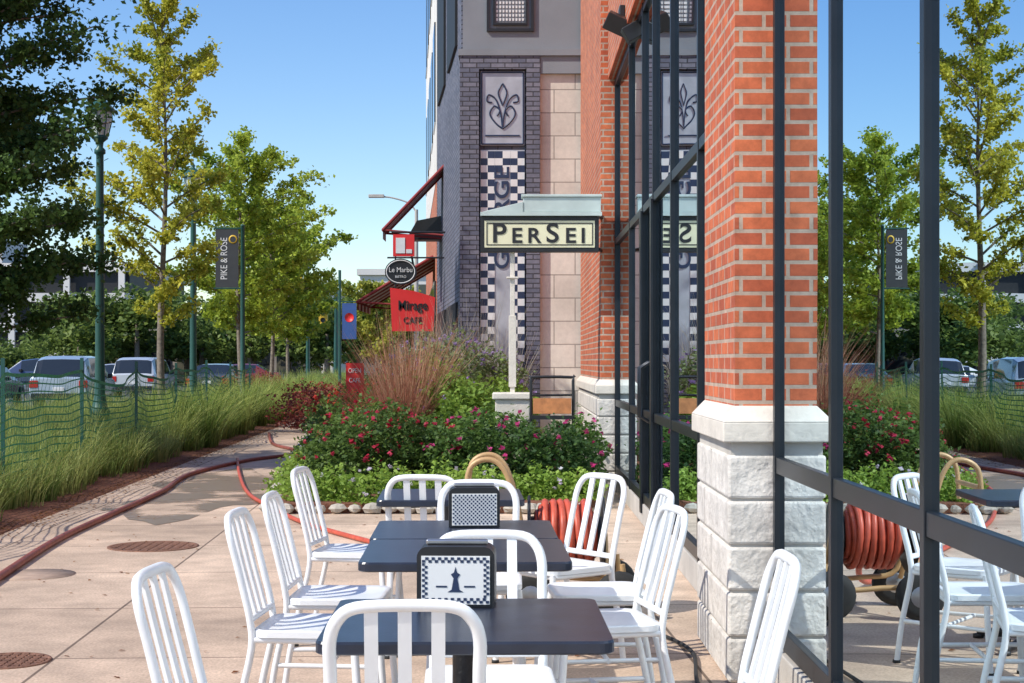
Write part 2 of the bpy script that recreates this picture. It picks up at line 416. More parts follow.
for k in range(5):
    yy=7.3 if k%2==0 else 7.55
    b.box(PX-0.0365,PX-0.030,yy,yy+0.008,k*0.2+0.01,k*0.2+0.19)
b.obj("stone_joint",['kerb'],W)
def storefront(y0,y1,ymul,rails,h,sill=0.2,pr=0.03,hw=0.026):
    b=MB(); b.poly([(GX,y0,sill),(GX,y1,sill),(GX,y1,h),(GX,y0,h)]); b.obj("window_glass",['glass'],W)
    b=MB()
    for y in ymul: b.box(GX-pr,GX+0.06,y-hw,y+hw,sill-0.02,h)
    ys=sorted(ymul)
    for (z,t) in rails:
        for a,c in zip(ys[:-1],ys[1:]): b.box(GX-pr+.005,GX+0.05,a+hw,c-hw,z-t,z)
    b.obj("window_frame",['frame'],W,bevel=0.003)
    b=MB(); b.box(GX-0.03,GX+0.3,y0,y1,0.0,sill-0.022); b.obj("window_plinth",['kerb'],W,bevel=0.006)
storefront(-4.0,6.77,[6.70,5.52,4.28,3.03,1.78,0.53,-0.72,-1.97,-3.22],[(0.99,0.07),(4.5,0.08),(0.27,0.08)],4.5,pr=0.022,hw=0.024)
storefront(7.83,17.0,[7.90,9.4,11.0,12.4,13.4,14.9,16.95],[(0.99,0.07),(0.27,0.08),(2.75,0.07),(4.5,0.08)],4.5)
b=MB()
for y in (12.4,13.4):
    b.box(GX-0.048,GX-0.031,y-0.06,y+0.06,0.1,2.7)
for y in (12.8,13.0):
    b.tube([(GX-0.01,y,0.9),(GX-0.09,y,0.95),(GX-0.09,y,1.35),(GX-0.01,y,1.4)],0.014)
b.obj("door_stiles",['frame'],W)
b=MB(); b.box(GX-0.10,2.2,7.84,16.99,4.5,9); b.box(GX-0.10,2.2,-4,6.76,4.5,9); b.obj("brick_header",['brick'],W)
b=MB(); b.box(6.0,6.1,-4,17,0,4.5); b.box(1.2,6,-4.1,-4.0,0,4.5); b.obj("interior_wall",['interior'],W)
b=MB(); b.box(1.5,6,-4,17,0.0,0.1); b.obj("interior_floor",['intfloor'],W)
b=MB(); b.box(1.2,6.1,-4,17,3.9,4.0); b.obj("interior_ceiling",['interior'],W)
b=MB(); b.box(1.80,2.0,6.3,6.65,0.1,3.9); b.obj("interior_column",['creamwall'],W)
b=MB(); b.box(1.9,9,-4.2,22,8.9,9.05); b.box(6.1,9,-4.2,22,0,8.9); b.obj("roof_and_rear",['grey'],W)

F=empty("security_floodlight")
b=MB(); b.box(1.0,1.052,14.4,14.6,4.60,4.72); b.tube([(1.03,14.5,4.66),(0.97,14.4,4.60)],0.02); b.tube([(1.03,14.5,4.66),(1.06,14.2,4.46)],0.02)
b.box(-0.11,0.11,-0.09,0.09,-0.08,0.08,0,Matrix.Translation((0.97,14.3,4.52))@Matrix.Rotation(R(25),4,'Y')@Matrix.Rotation(R(20),4,'X'))
b.box(-0.09,0.09,-0.08,0.08,-0.07,0.07,0,Matrix.Translation((1.09,13.9,4.36))@Matrix.Rotation(R(-30),4,'Y'))
b.obj("lamp_heads",['black'],F,bevel=0.01)

# wing / tower
T=empty("grey_brick_tower_building")
Y0=22.0
b=MB(); b.box(-0.74,-0.47,Y0,Y0+0.6,0,5.75); b.box(0.20,0.40,Y0,Y0+0.6,0,5.75); b.box(-0.47,0.20,Y0,Y0+0.6,5.56,5.75)
b.box(-0.47,0.20,Y0+0.12,Y0+0.6,0,5.56); b.obj("tower_brick",['greybrick'],T)
b=MB()
b.box(-0.45,0.18,Y0+0.05,Y0+0.118,4.48,5.54)
b.obj("relief_panel",['ltgrey'],T,bevel=0.01)
b=MB()
for sgn in (-1,1):
    cx=-0.135
    def sc(pts): b.tube(smooth([(cx+sgn*p[0],Y0+0.045,p[1]) for p in pts],6),0.012,0,6)
    sc([(0,4.72),(0.10,4.80),(0.18,4.93),(0.12,5.04),(0.04,4.98),(0.08,4.90)])
    sc([(0,4.72),(0.03,4.95),(0.10,5.14),(0.20,5.20),(0.22,5.11),(0.15,5.09)])
    sc([(0,5.05),(0.06,5.22),(0.02,5.33),(0,5.36)])
for a,c in (((-0.43,4.50),(0.16,4.50)),((0.16,4.50),(0.16,5.52)),((0.16,5.52),(-0.43,5.52)),((-0.43,5.52),(-0.43,4.50)),((-0.38,4.62),(0.11,4.62))):
    b.tube([(a[0],Y0+0.045,a[1]),(c[0],Y0+0.045,c[1])],0.011,0,6)
b.obj("relief_scrolls",['navy'],T)
b=MB(); b.box(-0.45,0.18,Y0+0.07,Y0+0.118,1.3,4.42)
cs=0.1
for side in (-0.445,-0.02):
    for i in range(2):
        for j in range(31):
            b.box(side+i*cs,side+(i+1)*cs-.002,Y0+0.06,Y0+0.069,4.40-(j+1)*cs,4.40-j*cs,1 if (i+j)%2 else 2)
for j in range(3):
    for i in range(2):
        b.box(-0.243+i*0.11,-0.243+(i+1)*0.11,Y0+0.06,Y0+0.069,4.40-(j+1)*cs,4.40-j*cs,1 if (i+j)%2==0 else 2)
b.obj("checker_panel",['ltgrey','navy','whitep'],T)
text("GEORGE",0.30,(-0.135,Y0+0.06,3.45),(R(90),R(-90),0),'navy',T,sx=1.25,off=0.004)
b=MB(); b.box(0.40,PX+1,Y0+0.08,Y0+0.6,0,5.5); b.obj("cream_block_wall",['cream'],T)
b=MB(); b.box(-0.76,PX+1,Y0-0.02,Y0+0.6,5.75,5.84); b.box(-0.70,PX+1,Y0+0.06,Y0+0.6,5.84,12); b.box(0.402,PX+1,Y0+0.02,Y0+0.6,5.5,5.75)
b.obj("grey_stucco_wall",['grey'],T)
b=MB()
b.box(-0.36,-0.32,Y0+0.02,Y0+0.058,6.1,8.0); b.box(0.27,0.31,Y0+0.02,Y0+0.058,6.1,8.0); b.box(-0.32,0.27,Y0+0.02,Y0+0.058,6.1,6.14)
b.box(-0.27,-0.24,Y0+0.01,Y0+0.058,6.19,8.0);b.box(0.19,0.22,Y0+0.01,Y0+0.058,6.19,8.0);b.box(-0.24,0.19,Y0+0.01,Y0+0.058,6.19,6.22)
b.obj("upper_window_frame",['black'],T)
b=MB(); b.box(-0.24,0.19,Y0+0.04,Y0+0.055,6.22,8.0,0)
for i in range(9):
    for j in range(22): b.box(-0.225+i*0.046,-0.20+i*0.046,Y0+0.03,Y0+0.039,6.25+j*0.06,6.285+j*0.06,1)
b.obj("upper_window_lattice",['grey','whitep'],T)
def facade2(p0,p1,h,m,name,par,thick=3.0,z0=0):
    b=MB(); d=Vector((p1[0]-p0[0],p1[1]-p0[1],0)).normalized(); nr=Vector((d.y,-d.x,0))*thick
    q=[Vector((*p0,z0)),Vector((*p1,z0)),Vector((*p1,z0))+nr,Vector((*p0,z0))+nr]
    vs=[tuple(v) for v in q]+[(v.x,v.y,h) for v in q]
    b.add(vs,[(0,4,5,1),(1,5,6,2),(2,6,7,3),(3,7,4,0),(4,7,6,5)],0)
    return b.obj(name,[m],par)
facade2((-0.74,22.62),(-1.45,30),12,'greybrick',"wing_side_wall",T,2.0)
CW=empty("cream_retail_building")
facade2((-1.46,30.05),(-2.55,46),17,'creamwall',"upper_wall",CW,6.0,5.0)
facade2((-1.46,30.05),(-2.55,46),4.95,'brick',"ground_floor",CW,6.0)
b=MB()
def panel_on(p0,p1,t0,t1,z0,z1,off,mi):
    P0=Vector((*p0,0));P1=Vector((*p1,0));d=(P1-P0); nr=Vector((-d.y,d.x,0)).normalized()*off
    a=P0+d*t0+nr; c=P0+d*t1+nr; a2=P0+d*t0-nr*.5; c2=P0+d*t1-nr*.5
    vs=[(a.x,a.y,z0),(c.x,c.y,z0),(c.x,c.y,z1),(a.x,a.y,z1),(a2.x,a2.y,z0),(c2.x,c2.y,z0),(c2.x,c2.y,z1),(a2.x,a2.y,z1)]
    b.add(vs,[(0,1,2,3),(0,3,7,4),(1,5,6,2),(3,2,6,7),(0,4,5,1)],mi)
for k in range(5):
    for z in (6.2,9.6,13.0):
        panel_on((-1.46,30.05),(-2.55,46),0.06+k*0.19,0.17+k*0.19,z,z+2.0,0.03,0)
    panel_on((-1.46,30.05),(-2.55,46),0.03+k*0.19,0.18+k*0.19,0.3,3.0,0.04,0)
b.obj("windows",['carglass','cap'],CW)
b=MB()
for k in range(2):
    panel_on((-0.74,22.62),(-1.45,30),0.1+k*0.45,0.45+k*0.45,0.3,2.3,0.04,0)
    panel_on((-0.74,22.62),(-1.45,30),0.12+k*0.45,0.43+k*0.45,6.2,8.6,0.04,0)
b.obj("wing_windows",['dark'],T)

def awning(y0,y1,xw,zw,xo,zo):
    A=empty("shop_awning")
    b=MB(); n=8
    for i in range(n):
        t0,t1=i/n,(i+1)/n
        ya,yb=y0+(y1-y0)*t0,y0+(y1-y0)*t1
        b.add([(xw,ya,zw),(xo,ya,zo),(xo,yb,zo),(xw,yb,zw),(xo,ya,zo-0.16),(xo,yb,zo-0.16)],[(0,3,2,1),(1,2,5,4)],i%2)
    b.obj("canvas",['maroon','whitep'],A)
    b=MB()
    for y in (y0,y1): b.tube([(xw,y,zw),(xo,y,zo)],0.03); b.tube([(xw,y,zo-.1),(xo,y,zo)],0.02)
    b.tube([(xo,y0,zo),(xo,y1,zo)],0.025)
    b.obj("arms",['maroon'],A)
awning(27.6,28.3,-1.15,4.95,-2.3,3.75)
awning(31.5,34.5,-1.6,3.55,-3.15,2.62)
A=empty("black_shop_canopy")
b=MB(); b.prism([(-1.25,3.65),(-1.95,3.65),(-1.75,4.0),(-1.25,4.1)],'y',28.5,29.0,0)
for x in (-1.3,-1.9): b.tube([(x,28.5,3.65),(x+0.1,28.5,3.1)],0.02)
b.obj("canopy",['black'],A)
S=empty("square_projecting_sign")
b=MB(); b.box(-2.07,-1.70,26.95,27.05,3.24,3.62,0); b.box(-2.02,-1.86,26.94,26.948,3.29,3.56,1); b.box(-1.84,-1.74,26.94,26.948,3.29,3.36,1); b.tube([(-1.1,27,3.66),(-2.10,27,3.66)],0.018,2)
b.obj("panel",['redsign','whitep','black'],S)
S=empty("oval_hanging_sign")
ox,oz=-1.96,2.99
b=MB(); b.prism([(ox+0.28*math.cos(a*math.pi/14),oz+0.23*math.sin(a*math.pi/14)) for a in range(28)],'y',27.3,27.38,0)
b.tube([(ox+0.25*math.cos(a*math.pi/14),27.29,oz+0.20*math.sin(a*math.pi/14)) for a in range(28)],0.010,1,6,closed=True)
b.tube([(-1.1,27.34,3.24),(-2.2,27.34,3.24)],0.015,0); b.obj("panel",['black','whitep'],S)
text("Le Marbu",0.125,(ox,27.29,oz+.03),(R(90),0,R(0)),'whitep',S,sx=.88); text("BISTRO",0.06,(ox,27.29,oz-.09),(R(90),0,0),'whitep',S)
S=empty("red_cafe_sign")
b=MB(); b.prism([(-2.26,1.98),(-1.48,1.98),(-1.45,2.62),(-1.85,2.74),(-2.30,2.80)],'y',29.2,29.3,0)
b.tube([(-2.2,29.25,2.75),(-2.2,29.25,3.5)],0.015,1); b.obj("panel",['redsign','black'],S)
text("Mirage",0.25,(-1.87,29.19,2.46),(R(90),0,0),'black',S,sx=0.82,ext=0.004,off=0.004)
text("CAFE",0.17,(-1.87,29.19,2.18),(R(90),0,0),'black',S,sx=0.9,ext=0.004)

# restaurant sign
S=empty("restaurant_hanging_sign")
y=17.0-0.25
b=MB(); sx0,sx1=-0.34,0.935; z0,z1=2.585,2.965
b.box(sx0,sx1,y-0.08,y+0.08,z0,z1,0)
b.box(sx0+0.045,sx1-0.045,y-0.088,y-0.081,z0+0.045,z1-0.045,1)
b.box(sx0+0.075,sx1-0.075,y-0.094,y-0.089,z0+0.07,z0+0.08,0);b.box(sx0+0.075,sx1-0.075,y-0.094,y-0.089,z1-0.08,z1-0.07,0)
b.box(sx0+0.065,sx0+0.075,y-0.094,y-0.089,z0+0.07,z1-0.07,0);b.box(sx1-0.075,sx1-0.065,y-0.094,y-0.089,z0+0.07,z1-0.07,0)
b.obj("sign_box",['black','signcream'],S,bevel=0.004)
b=MB(); b.prism([(sx0-0.0,2.97),(sx1+0.03,2.97),(sx1+0.03,3.01),(sx0,3.01)],'y',y-0.13,y+0.13,0)
b.box(0.12,sx1+.02,y-.11,y+.11,3.012,3.17,0)
b.box(0.10,sx1+.03,y-.13,y+.13,3.172,3.20,0)
b.add([(sx0+.02,y-0.12,3.012),(0.119,y-.12,3.012),(0.119,y+.12,3.012),(sx0+.02,y+.12,3.012),(0.119,y-.12,3.12),(0.119,y+.12,3.12)],[(0,1,4),(3,5,2),(0,4,5,3),(1,2,5,4)],0)
b.obj("sign_canopy",['copper','whitep'],S,bevel=0.004)
b=MB(); b.tube([(sx1,y,2.99),(PX+0.01,y+0.3,2.99)],0.03); b.tube([(sx1,y,2.62),(PX+0.01,y+0.3,2.62)],0.02)
b.obj("wall_bracket",['black'],S)
zc=(z0+z1)/2
xx=sx0+0.105
for ch,sz,w in (("P",0.29,0.19),("E",0.225,0.165),("R",0.225,0.175),("S",0.29,0.195),("E",0.225,0.165),("I",0.225,0.08)):
    text(ch,sz,(xx+w/2,y-0.09,zc-(0.29-sz)*0.36),(R(90),0,0),'black',S,sx=1.08,ext=0.004,off=0.0045)
    xx+=w+0.014
P=empty("sign_post")
b=MB(); b.box(-0.02,0.03,y-0.02,y+0.03,1.0,2.585); b.box(-0.06,0.07,y-0.05,y+0.06,2.3,2.32); b.box(-0.035,0.045,y-0.035,y+0.045,1.13,1.9)
b.obj("post",['cap'],P,bevel=0.004)
b=MB(); b.box(-0.18,0.19,y-0.2,y+0.2,0,1.0); b.box(-0.21,0.22,y-0.23,y+0.23,1.0,1.07); b.obj("pedestal",['cap'],P,bevel=0.012)
S=empty("wooden_menu_stand")
b=MB()
b.box(0.22,0.62,16.2,16.26,0.86,1.02,0)
b.tube(smooth([(0.2,16.23,0.0),(0.2,16.23,0.6),(0.2,16.23,1.2),(0.22,16.23,1.24),(0.62,16.23,1.24),(0.64,16.23,1.2),(0.64,16.23,0.6),(0.64,16.23,0)],3),0.016,1)
b.box(0.2,0.64,16.18,16.28,0.80,0.84,1); b.tube([(0.2,16.23,1.05),(0.64,16.5,1.05)],0.012,1)
b.obj("stand",['wood','black'],S)

# ------------------------------------------------------------------ chairs
def rrect(w,d,r,n=5):
    pts=[]
    for (cx_,cy_,a0) in ((w/2-r,d/2-r,0),(-w/2+r,d/2-r,90),(-w/2+r,-d/2+r,180),(w/2-r,-d/2+r,270)):
        for k in range(n+1):
            a=R(a0+90*k/n); pts.append((cx_+r*math.cos(a),cy_+r*math.sin(a)))
    return pts
cb_=MB()
w=0.168
def leanY(z):
    t=max(0,(z-0.44)/0.42); return 0.165+0.085*t+0.02*t*t
arch=[(-w,0.245,0.0),(-w,0.215,0.2),(-w,0.172,0.40)]
for z in (0.50,0.60,0.70,0.775): arch.append((-w,leanY(z),z))
arch+= [(-w+0.018,leanY(0.825),0.825),(-w+0.06,leanY(0.853),0.853),(0,leanY(0.858),0.858)]
full=arch+[(-p[0],p[1],p[2]) for p in arch[:-1][::-1]]
cb_.tube(smooth(full,4),0.0155,0,8,flat=0.85)
for sx in (-1,1):
    cb_.tube(smooth([(sx*0.20,-0.225,0.0),(sx*0.19,-0.205,0.25),(sx*0.178,-0.19,0.44)],4),0.0145,0,8)
    cb_.tube([(sx*0.192,-0.208,0.20),(sx*w,0.215,0.20)],0.010,0,6)
    cb_.tube([(sx*0.178,-0.18,0.432),(sx*w,0.16,0.432)],0.013,0,6)
cb_.tube([(-0.178,-0.185,0.432),(0.178,-0.185,0.432)],0.013,0,6); cb_.tube([(-w,0.163,0.432),(w,0.163,0.432)],0.013,0,6)
cb_.tube([(-0.19,-0.0,0.20),(0.19,-0.0,0.20)],0.010,0,6)
cb_.tube([(-w,leanY(0.50),0.50),(w,leanY(0.50),0.50)],0.013,0,6)
for sx in (-1,1):
    for yy in (-0.225,0.245):
        xx_=0.20 if yy<0 else w
        cb_.lathe([(0.001,0),(0.018,0),(0.018,0.014),(0.001,0.016)],(sx*xx_,yy,0),1,10)
ch_frame=cb_.mesh("frame",['white_metal','rubber'])
b=MB()
for x in (-0.075,0,0.075):
    pts=[(x,leanY(z)+0.006*math.sin((z-.5)*8),z) for z in (0.50,0.58,0.66,0.74,0.80,0.855)]
    for i in range(len(pts)-1):
        p,q=pts[i],pts[i+1]; h=0.0155;t=0.005
        vs=[(p[0]-h,p[1]-t,p[2]),(p[0]+h,p[1]-t,p[2]),(p[0]+h,p[1]+t,p[2]),(p[0]-h,p[1]+t,p[2]),(q[0]-h,q[1]-t,q[2]),(q[0]+h,q[1]-t,q[2]),(q[0]+h,q[1]+t,q[2]),(q[0]-h,q[1]+t,q[2])]
        b.add(vs,[(0,1,5,4),(1,2,6,5),(2,3,7,6),(3,0,4,7)],0,False)
ch_slats=b.mesh("back_slats",['white_metal'])
b=MB(); rings=[]
for (s,z) in ((1.0,0.442),(1.0,0.462),(0.96,0.468),(0.85,0.462),(0.6,0.455),(0.3,0.453)):
    rings.append([(p[0]*s,p[1]*s-0.02,z) for p in rrect(0.385,0.385,0.06)])
n=len(rings[0])
for r_ in rings: b.v+=r_
for i in range(len(rings)-1):
    for k in range(n): b.f.append((i*n+k,i*n+(k+1)%n,(i+1)*n+(k+1)%n,(i+1)*n+k)); b.m.append(0); b.sm.append(i>0)
b.f.append(tuple((len(rings)-1)*n+k for k in range(n))); b.m.append(0); b.sm.append(True)
b.f.append(tuple(range(n))[::-1]); b.m.append(0); b.sm.append(False)
ch_seat=b.mesh("seat",['white_metal'])
def chair(xb,yb,ang,):
    a=R(ang); off=Vector((0,0.25,0)); off.rotate(Matrix.Rotation(a,3,'Z').to_euler())
    e=empty("cafe_chair",(xb-off.x,yb-off.y,0),(0,0,a))
    link("frame",ch_frame,e); link("back_slats",ch_slats,e); link("seat",ch_seat,e)
chair(-0.24,3.47,180+3)
chair(-0.075,4.86,2)
chair(-0.915,4.02,90-5)
chair(-0.975,5.58,90-4)
chair(-0.965,6.30,90-2)
chair(-1.05,7.80,90-8)
chair(0.745,4.30,-90+2)
chair(0.58,5.72,-90+12)
chair(0.62,6.42,-90+5)
chair(0.42,7.35,-90+38)
chair(-0.15,6.96,0)
chair(-0.42,7.30,180-5)

b=MB()
for (s,z) in ((0.985,0.718),(1.0,0.722),(1.0,0.744),(0.992,0.75)):
    b.v+=[(p[0]*s,p[1]*s,z) for p in rrect(0.70,0.66,0.035)]
n=24
for i in range(3):
    for k in range(n): b.f.append((i*n+k,i*n+(k+1)%n,(i+1)*n+(k+1)%n,(i+1)*n+k)); b.m.append(0); b.sm.append(False)
b.f.append(tuple(3*n+k for k in range(n))); b.m.append(0); b.sm.append(False)
b.f.append(tuple(range(n))[::-1]); b.m.append(0); b.sm.append(False)
t_top=b.mesh("table_top",['black_top'])
b=MB(); b.lathe([(0.001,0.0),(0.05,0.03),(0.05,0.06),(0.036,0.09),(0.036,0.68),(0.09,0.70),(0.09,0.717),(0.001,0.717)],(0,0,0),0,16)
for k in range(4):
    a=R(45+90*k); c,s_=math.cos(a),math.sin(a)
    b.tube([(0,0,0.06),(c*0.15,s_*0.15,0.05),(c*0.34,s_*0.34,0.025)],[0.03,0.026,0.018],0,8)
    b.lathe([(0.001,0.0),(0.028,0.0),(0.028,0.02),(0.001,0.025)],(c*0.34,s_*0.34,0),0,10)
    b.tube([(0,0,0.705),(c*0.28,s_*0.28,0.712)],0.012,0,6)
t_leg=b.mesh("pedestal",['iron'])
def table(x,y,rot=0):
    e=empty("cafe_table",(x,y,0),(0,0,R(rot))); link("table_top",t_top,e); link("pedestal",t_leg,e)
table(-0.115,3.93,1.0); table(-0.16,5.36,1.5); table(-0.185,6.035,1.5); table(-0.30,7.62,2)

def caddy(x,y,rot,s=1.0,style=0):
    e=empty("napkin_caddy",(x,y,0.752),(0,0,R(rot))); e.scale=(s,s,s)
    W_,H_,D_=0.20,0.155,0.11
    def outline(w,h,r): 
        p=[(-w/2,0),(w/2,0),(w/2,h-r)]
        for k in range(1,7): a=R(90*k/6); p.append((w/2-r+r*math.cos(a),h-r+r*math.sin(a)))
        for k in range(0,6): a=R(90+90*k/6); p.append((-w/2+r+r*math.cos(a),h-r+r*math.sin(a)))
        p.append((-w/2,h-r)); return p
    b=MB(); b.prism(outline(W_,H_,0.028),'y',-D_/2,D_/2,0,False)
    b.box(-0.08,0.08,-0.012,0.012,H_+0.0005,H_+0.014,1)
    b.obj("holder_body",['black','chrome'],e,bevel=0.004)
    b=MB(); y=-D_/2
    b.box(-0.088,0.088,y-0.0035,y-0.0005,0.008,0.132,0)
    if style==0:
        nn=21;c=0.172/nn
        for row,z in enumerate((0.011,0.018,0.115,0.122)):
            for i in range(nn):
                if (i+row)%2==0: b.box(-0.086+i*c,-0.086+(i+1)*c,y-0.0048,y-0.0036,z,z+0.0068,1)
        for i in range(13):
            for cc,xx in enumerate((-0.086,-0.079,0.072,0.079)):
                if (i+cc)%2==0: b.box(xx,xx+0.0068,y-0.0048,y-0.0036,0.0255+i*0.0068,0.032+i*0.0068,1)
        b.prism([(-0.020,0.040),(0.020,0.040),(0.010,0.046),(0.005,0.075),(0.012,0.085),(0.004,0.090),(0.0,0.104),(-0.004,0.090),(-0.012,0.085),(-0.005,0.075),(-0.010,0.046)],'y',y-0.0048,y-0.0036,1)
        b.box(-0.05,-0.022,y-0.0048,y-0.0036,0.052,0.056,1); b.box(0.022,0.05,y-0.0048,y-0.0036,0.052,0.056,1)
    else:
        c=0.172/22
        for i in range(22):
            for j in range(15):
                if (i+j)%2 : b.box(-0.086+i*c+0.0005,-0.086+(i+1)*c-0.0005,y-0.0048,y-0.0036,0.012+j*c,0.011+(j+1)*c,1)
    b.obj("printed_card",['whitep','navy','wood'],e)
caddy(-0.147,4.15,-2,1.03,0); caddy(-0.15,6.13,3,1.0,1)

# hose reel cart
H=empty("hose_reel_cart")
cx,cy=0.30,8.65
b=MB()
for L_,rad in enumerate((0.12,0.15,0.18)):
    pts=[]; turns=8-L_
    for k in range(turns*16+1):
        a=2*math.pi*k/16; xx=cx-0.17+0.02*L_+ (0.34-0.04*L_)*k/(turns*16)+0.006*math.sin(k*0.7)
        pts.append((xx,cy+(rad+.008*math.sin(k*.37))*math.cos(a),0.44+rad*math.sin(a)))
    b.tube(pts,0.019,0,8)
b.obj("coiled_hose",['hose'],H)
b=MB()
for s_ in (-1,1):
    b.lathe([(0.05,0),(0.21,0.0),(0.22,0.008),(0.21,0.016),(0.05,0.016)],(cx+s_*0.205-0.008,cy,0.44),0,24,'x')
b.lathe([(0.10,-0.2),(0.10,0.2)],(cx,cy,0.44),0,16,'x')
b.obj("reel_drum",['iron'],H)
b=MB()
for yy in (cy-0.22,cy+0.22):
    b.tube(smooth([(cx-0.55,yy,0.62),(cx-0.53,yy,0.82),(cx-0.42,yy,0.87),(cx-0.33,yy,0.79),(cx-0.26,yy,0.55),(cx-0.2,yy,0.22),(cx,yy,0.17),(cx+0.28,yy,0.17),(cx+0.30,yy,0.3)],5),0.015)
b.tube([(cx-0.54,cy-0.22,0.72),(cx-0.54,cy+0.22,0.72)],0.015)
for x in (-0.22,0.22):
    b.tube([(cx+x,cy-0.22,0.17),(cx+x,cy,0.44),(cx+x,cy+0.22,0.17)],0.014)
b.obj("cart_frame",['tan'],H)
b=MB()
for (x,yy) in ((cx+0.28,cy-0.27),(cx+0.28,cy+0.27),(cx-0.2,cy-0.27),(cx-0.2,cy+0.27)):
    b.lathe([(0.03,-0.03),(0.085,-0.03),(0.125,-0.025),(0.135,0),(0.125,0.025),(0.085,0.03),(0.03,0.03)],(x,yy,0.135),0,20,'y')
    b.lathe([(0.001,-0.034),(0.055,-0.032),(0.075,-0.022),(0.075,0.022),(0.055,0.032),(0.001,0.034)],(x,yy,0.135),1,16,'y')
b.obj("wheels",['rubber','chrome'],H)
b=MB(); b.tube(smooth([(-2.95,7.2,.025),(-3.28,9.9,.025),(-3.52,12,.025),(-3.62,14,.025),(-3.72,16.5,.025),(-3.95,19,.025),(-3.7,21.7,.025),(-3.2,23.5,.025),(-4.0,26,.025),(-4.7,30,.025)],8),0.027,0,8)
b.obj("fire_hose",['hosedark'])
b=MB(); b.tube(smooth([(-3.9,22,.024),(-3.3,18.8,.024),(-2.75,16.2,.024),(-2.25,14.6,.024),(-1.75,13.2,.024),(-1.1,11.9,.024),(-0.4,10.6,.024),(0.05,9.7,.03),(0.25,9.2,.15),(0.28,8.86,.38)],8),0.020,0,8)
b.obj("garden_hose",['hose'])
b=MB(); b.tube(smooth([(0.55,8.4,.02),(0.75,7.9,.016),(0.86,7.4,.016),(0.8,6.6,.016),(0.9,6.0,.016),(0.86,5.4,.016),(0.95,5.0,.016)],8),0.010,0,6)
b.obj("water_supply_line",['rubber'])

# ------------------------------------------------------------------ vegetation
def fill_bed():
    b=MB(); poly=[(-2.2,14.35),(0.65,14.35),(0.85,15.2),(0.9,17),(0.9,22),(-0.8,22),(-1.2,28),(-2.0,34),(-3.2,46),(-5.0,46),(-3.55,27.8),(-2.75,20)]
    b.prism(poly,'z',0.0,0.09,0); b.obj("flower_bed_mulch",['mulch'])
    b=MB()
    def rock(x,y,s):
        vs=[];st=4;sg=7
        for i in range(1,st):
            ph=math.pi*i/st
            for k in range(sg):
                a=2*math.pi*k/sg; r=s*random.uniform(0.8,1.15)
                vs.append((x+r*math.sin(ph)*math.cos(a)*1.3,y+r*math.sin(ph)*math.sin(a),0.05+r*0.75*math.cos(ph)))
        o=len(vs); vs+= [(x,y,0.05+s*.75),(x,y,0)]
        fs=[((i)*sg+k,(i)*sg+(k+1)%sg,(i+1)*sg+(k+1)%sg,(i+1)*sg+k) for i in range(st-2) for k in range(sg)]
        fs+=[(o,(k+1)%sg,k) for k in range(sg)]+[(o+1,(st-2)*sg+k,(st-2)*sg+(k+1)%sg) for k in range(sg)]
        b.add(vs,fs,0,False)
    x=-2.25
    while x<0.7: rock(x,14.3+random.uniform(-.03,.03),random.uniform(0.05,0.08)); x+=0.16
    y=14.4
    while y<30: rock(-2.25-(y-14.4)*0.105,y,random.uniform(0.06,0.09)); y+=0.2
    b.obj("stone_edging",['rock'])
fill_bed()
def mounds(name,ml,nleaf,size,ca,cb,flowers=None,fn=0,fsize=0.03,transl=None):
    Vs=[];Cs=[]; vol=np.array([m[3]*m[4]*m[5] for m in ml])**0.67; pr=vol/vol.sum()
    for m,p in zip(ml,pr):
        n=max(40,int(nleaf*p)); d=rng.normal(size=(n,3)); d/=np.linalg.norm(d,axis=1)[:,None]
        r=rng.uniform(0.35,1.0,n)**0.5
        l=1+0.20*np.sin(5*d[:,0]+m[0]*7)*np.cos(4*d[:,1]+m[1]*5)+0.16*np.sin(9*d[:,2]+6*d[:,0]+m[0])
        r=r*np.where(rng.uniform(0,1,n)<0.08,rng.uniform(1.0,1.35,n),1.0)
        C=np.stack([m[0]+d[:,0]*r*l*m[3],m[1]+d[:,1]*r*l*m[4],np.maximum(0.1,m[2]+d[:,2]*r*l*m[5])],1)
        clump=0.5+0.5*np.sin(11*d[:,0]+m[0]*3)*np.sin(10*d[:,2]+m[1]*2)
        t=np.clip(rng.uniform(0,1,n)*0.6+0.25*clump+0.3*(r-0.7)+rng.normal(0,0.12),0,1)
        col=lerpcol(ca,cb,t)
        V,K=leaves(C,size,col,0.4); Vs.append(V);Cs.append(K)
        if flowers is not None:
            k=max(1,int(fn*p)); d=rng.normal(size=(k,3)); d/=np.linalg.norm(d,axis=1)[:,None]; d[:,2]=np.abs(d[:,2]); 
            C=np.stack([m[0]+d[:,0]*m[3]*1.03,m[1]+d[:,1]*m[4]*1.03,m[2]+d[:,2]*m[5]*1.05],1)
            C=np.repeat(C,5,axis=0)+rng.normal(0,fsize*0.45,(k*5,3))
            V,K=leaves(C,fsize,lerpcol(flowers[0],flowers[1],np.repeat(rng.uniform(0,1,k),5)),0.6,0.9); Vs.append(V);Cs.append(K)
    V=np.concatenate(Vs);C=np.concatenate(Cs)
    return np_mesh(name,V,len(V)//4,C,M['leaf'])
U=random.uniform
mounds("low_groundcover_plants",[(-2.0+0.22*i+U(-.05,.05),14.75+U(-.15,.25),0.16,0.24,0.3,U(.18,.30)) for i in range(13)]+[(-2.2-0.1*i,16+1.0*i,0.12,0.3,0.55,0.2) for i in range(9)],17000,0.026,(0.16,0.28,0.035),(0.38,0.52,0.10),((0.7,0.7,0.7),(0.6,0.5,0.65)),80,0.018)
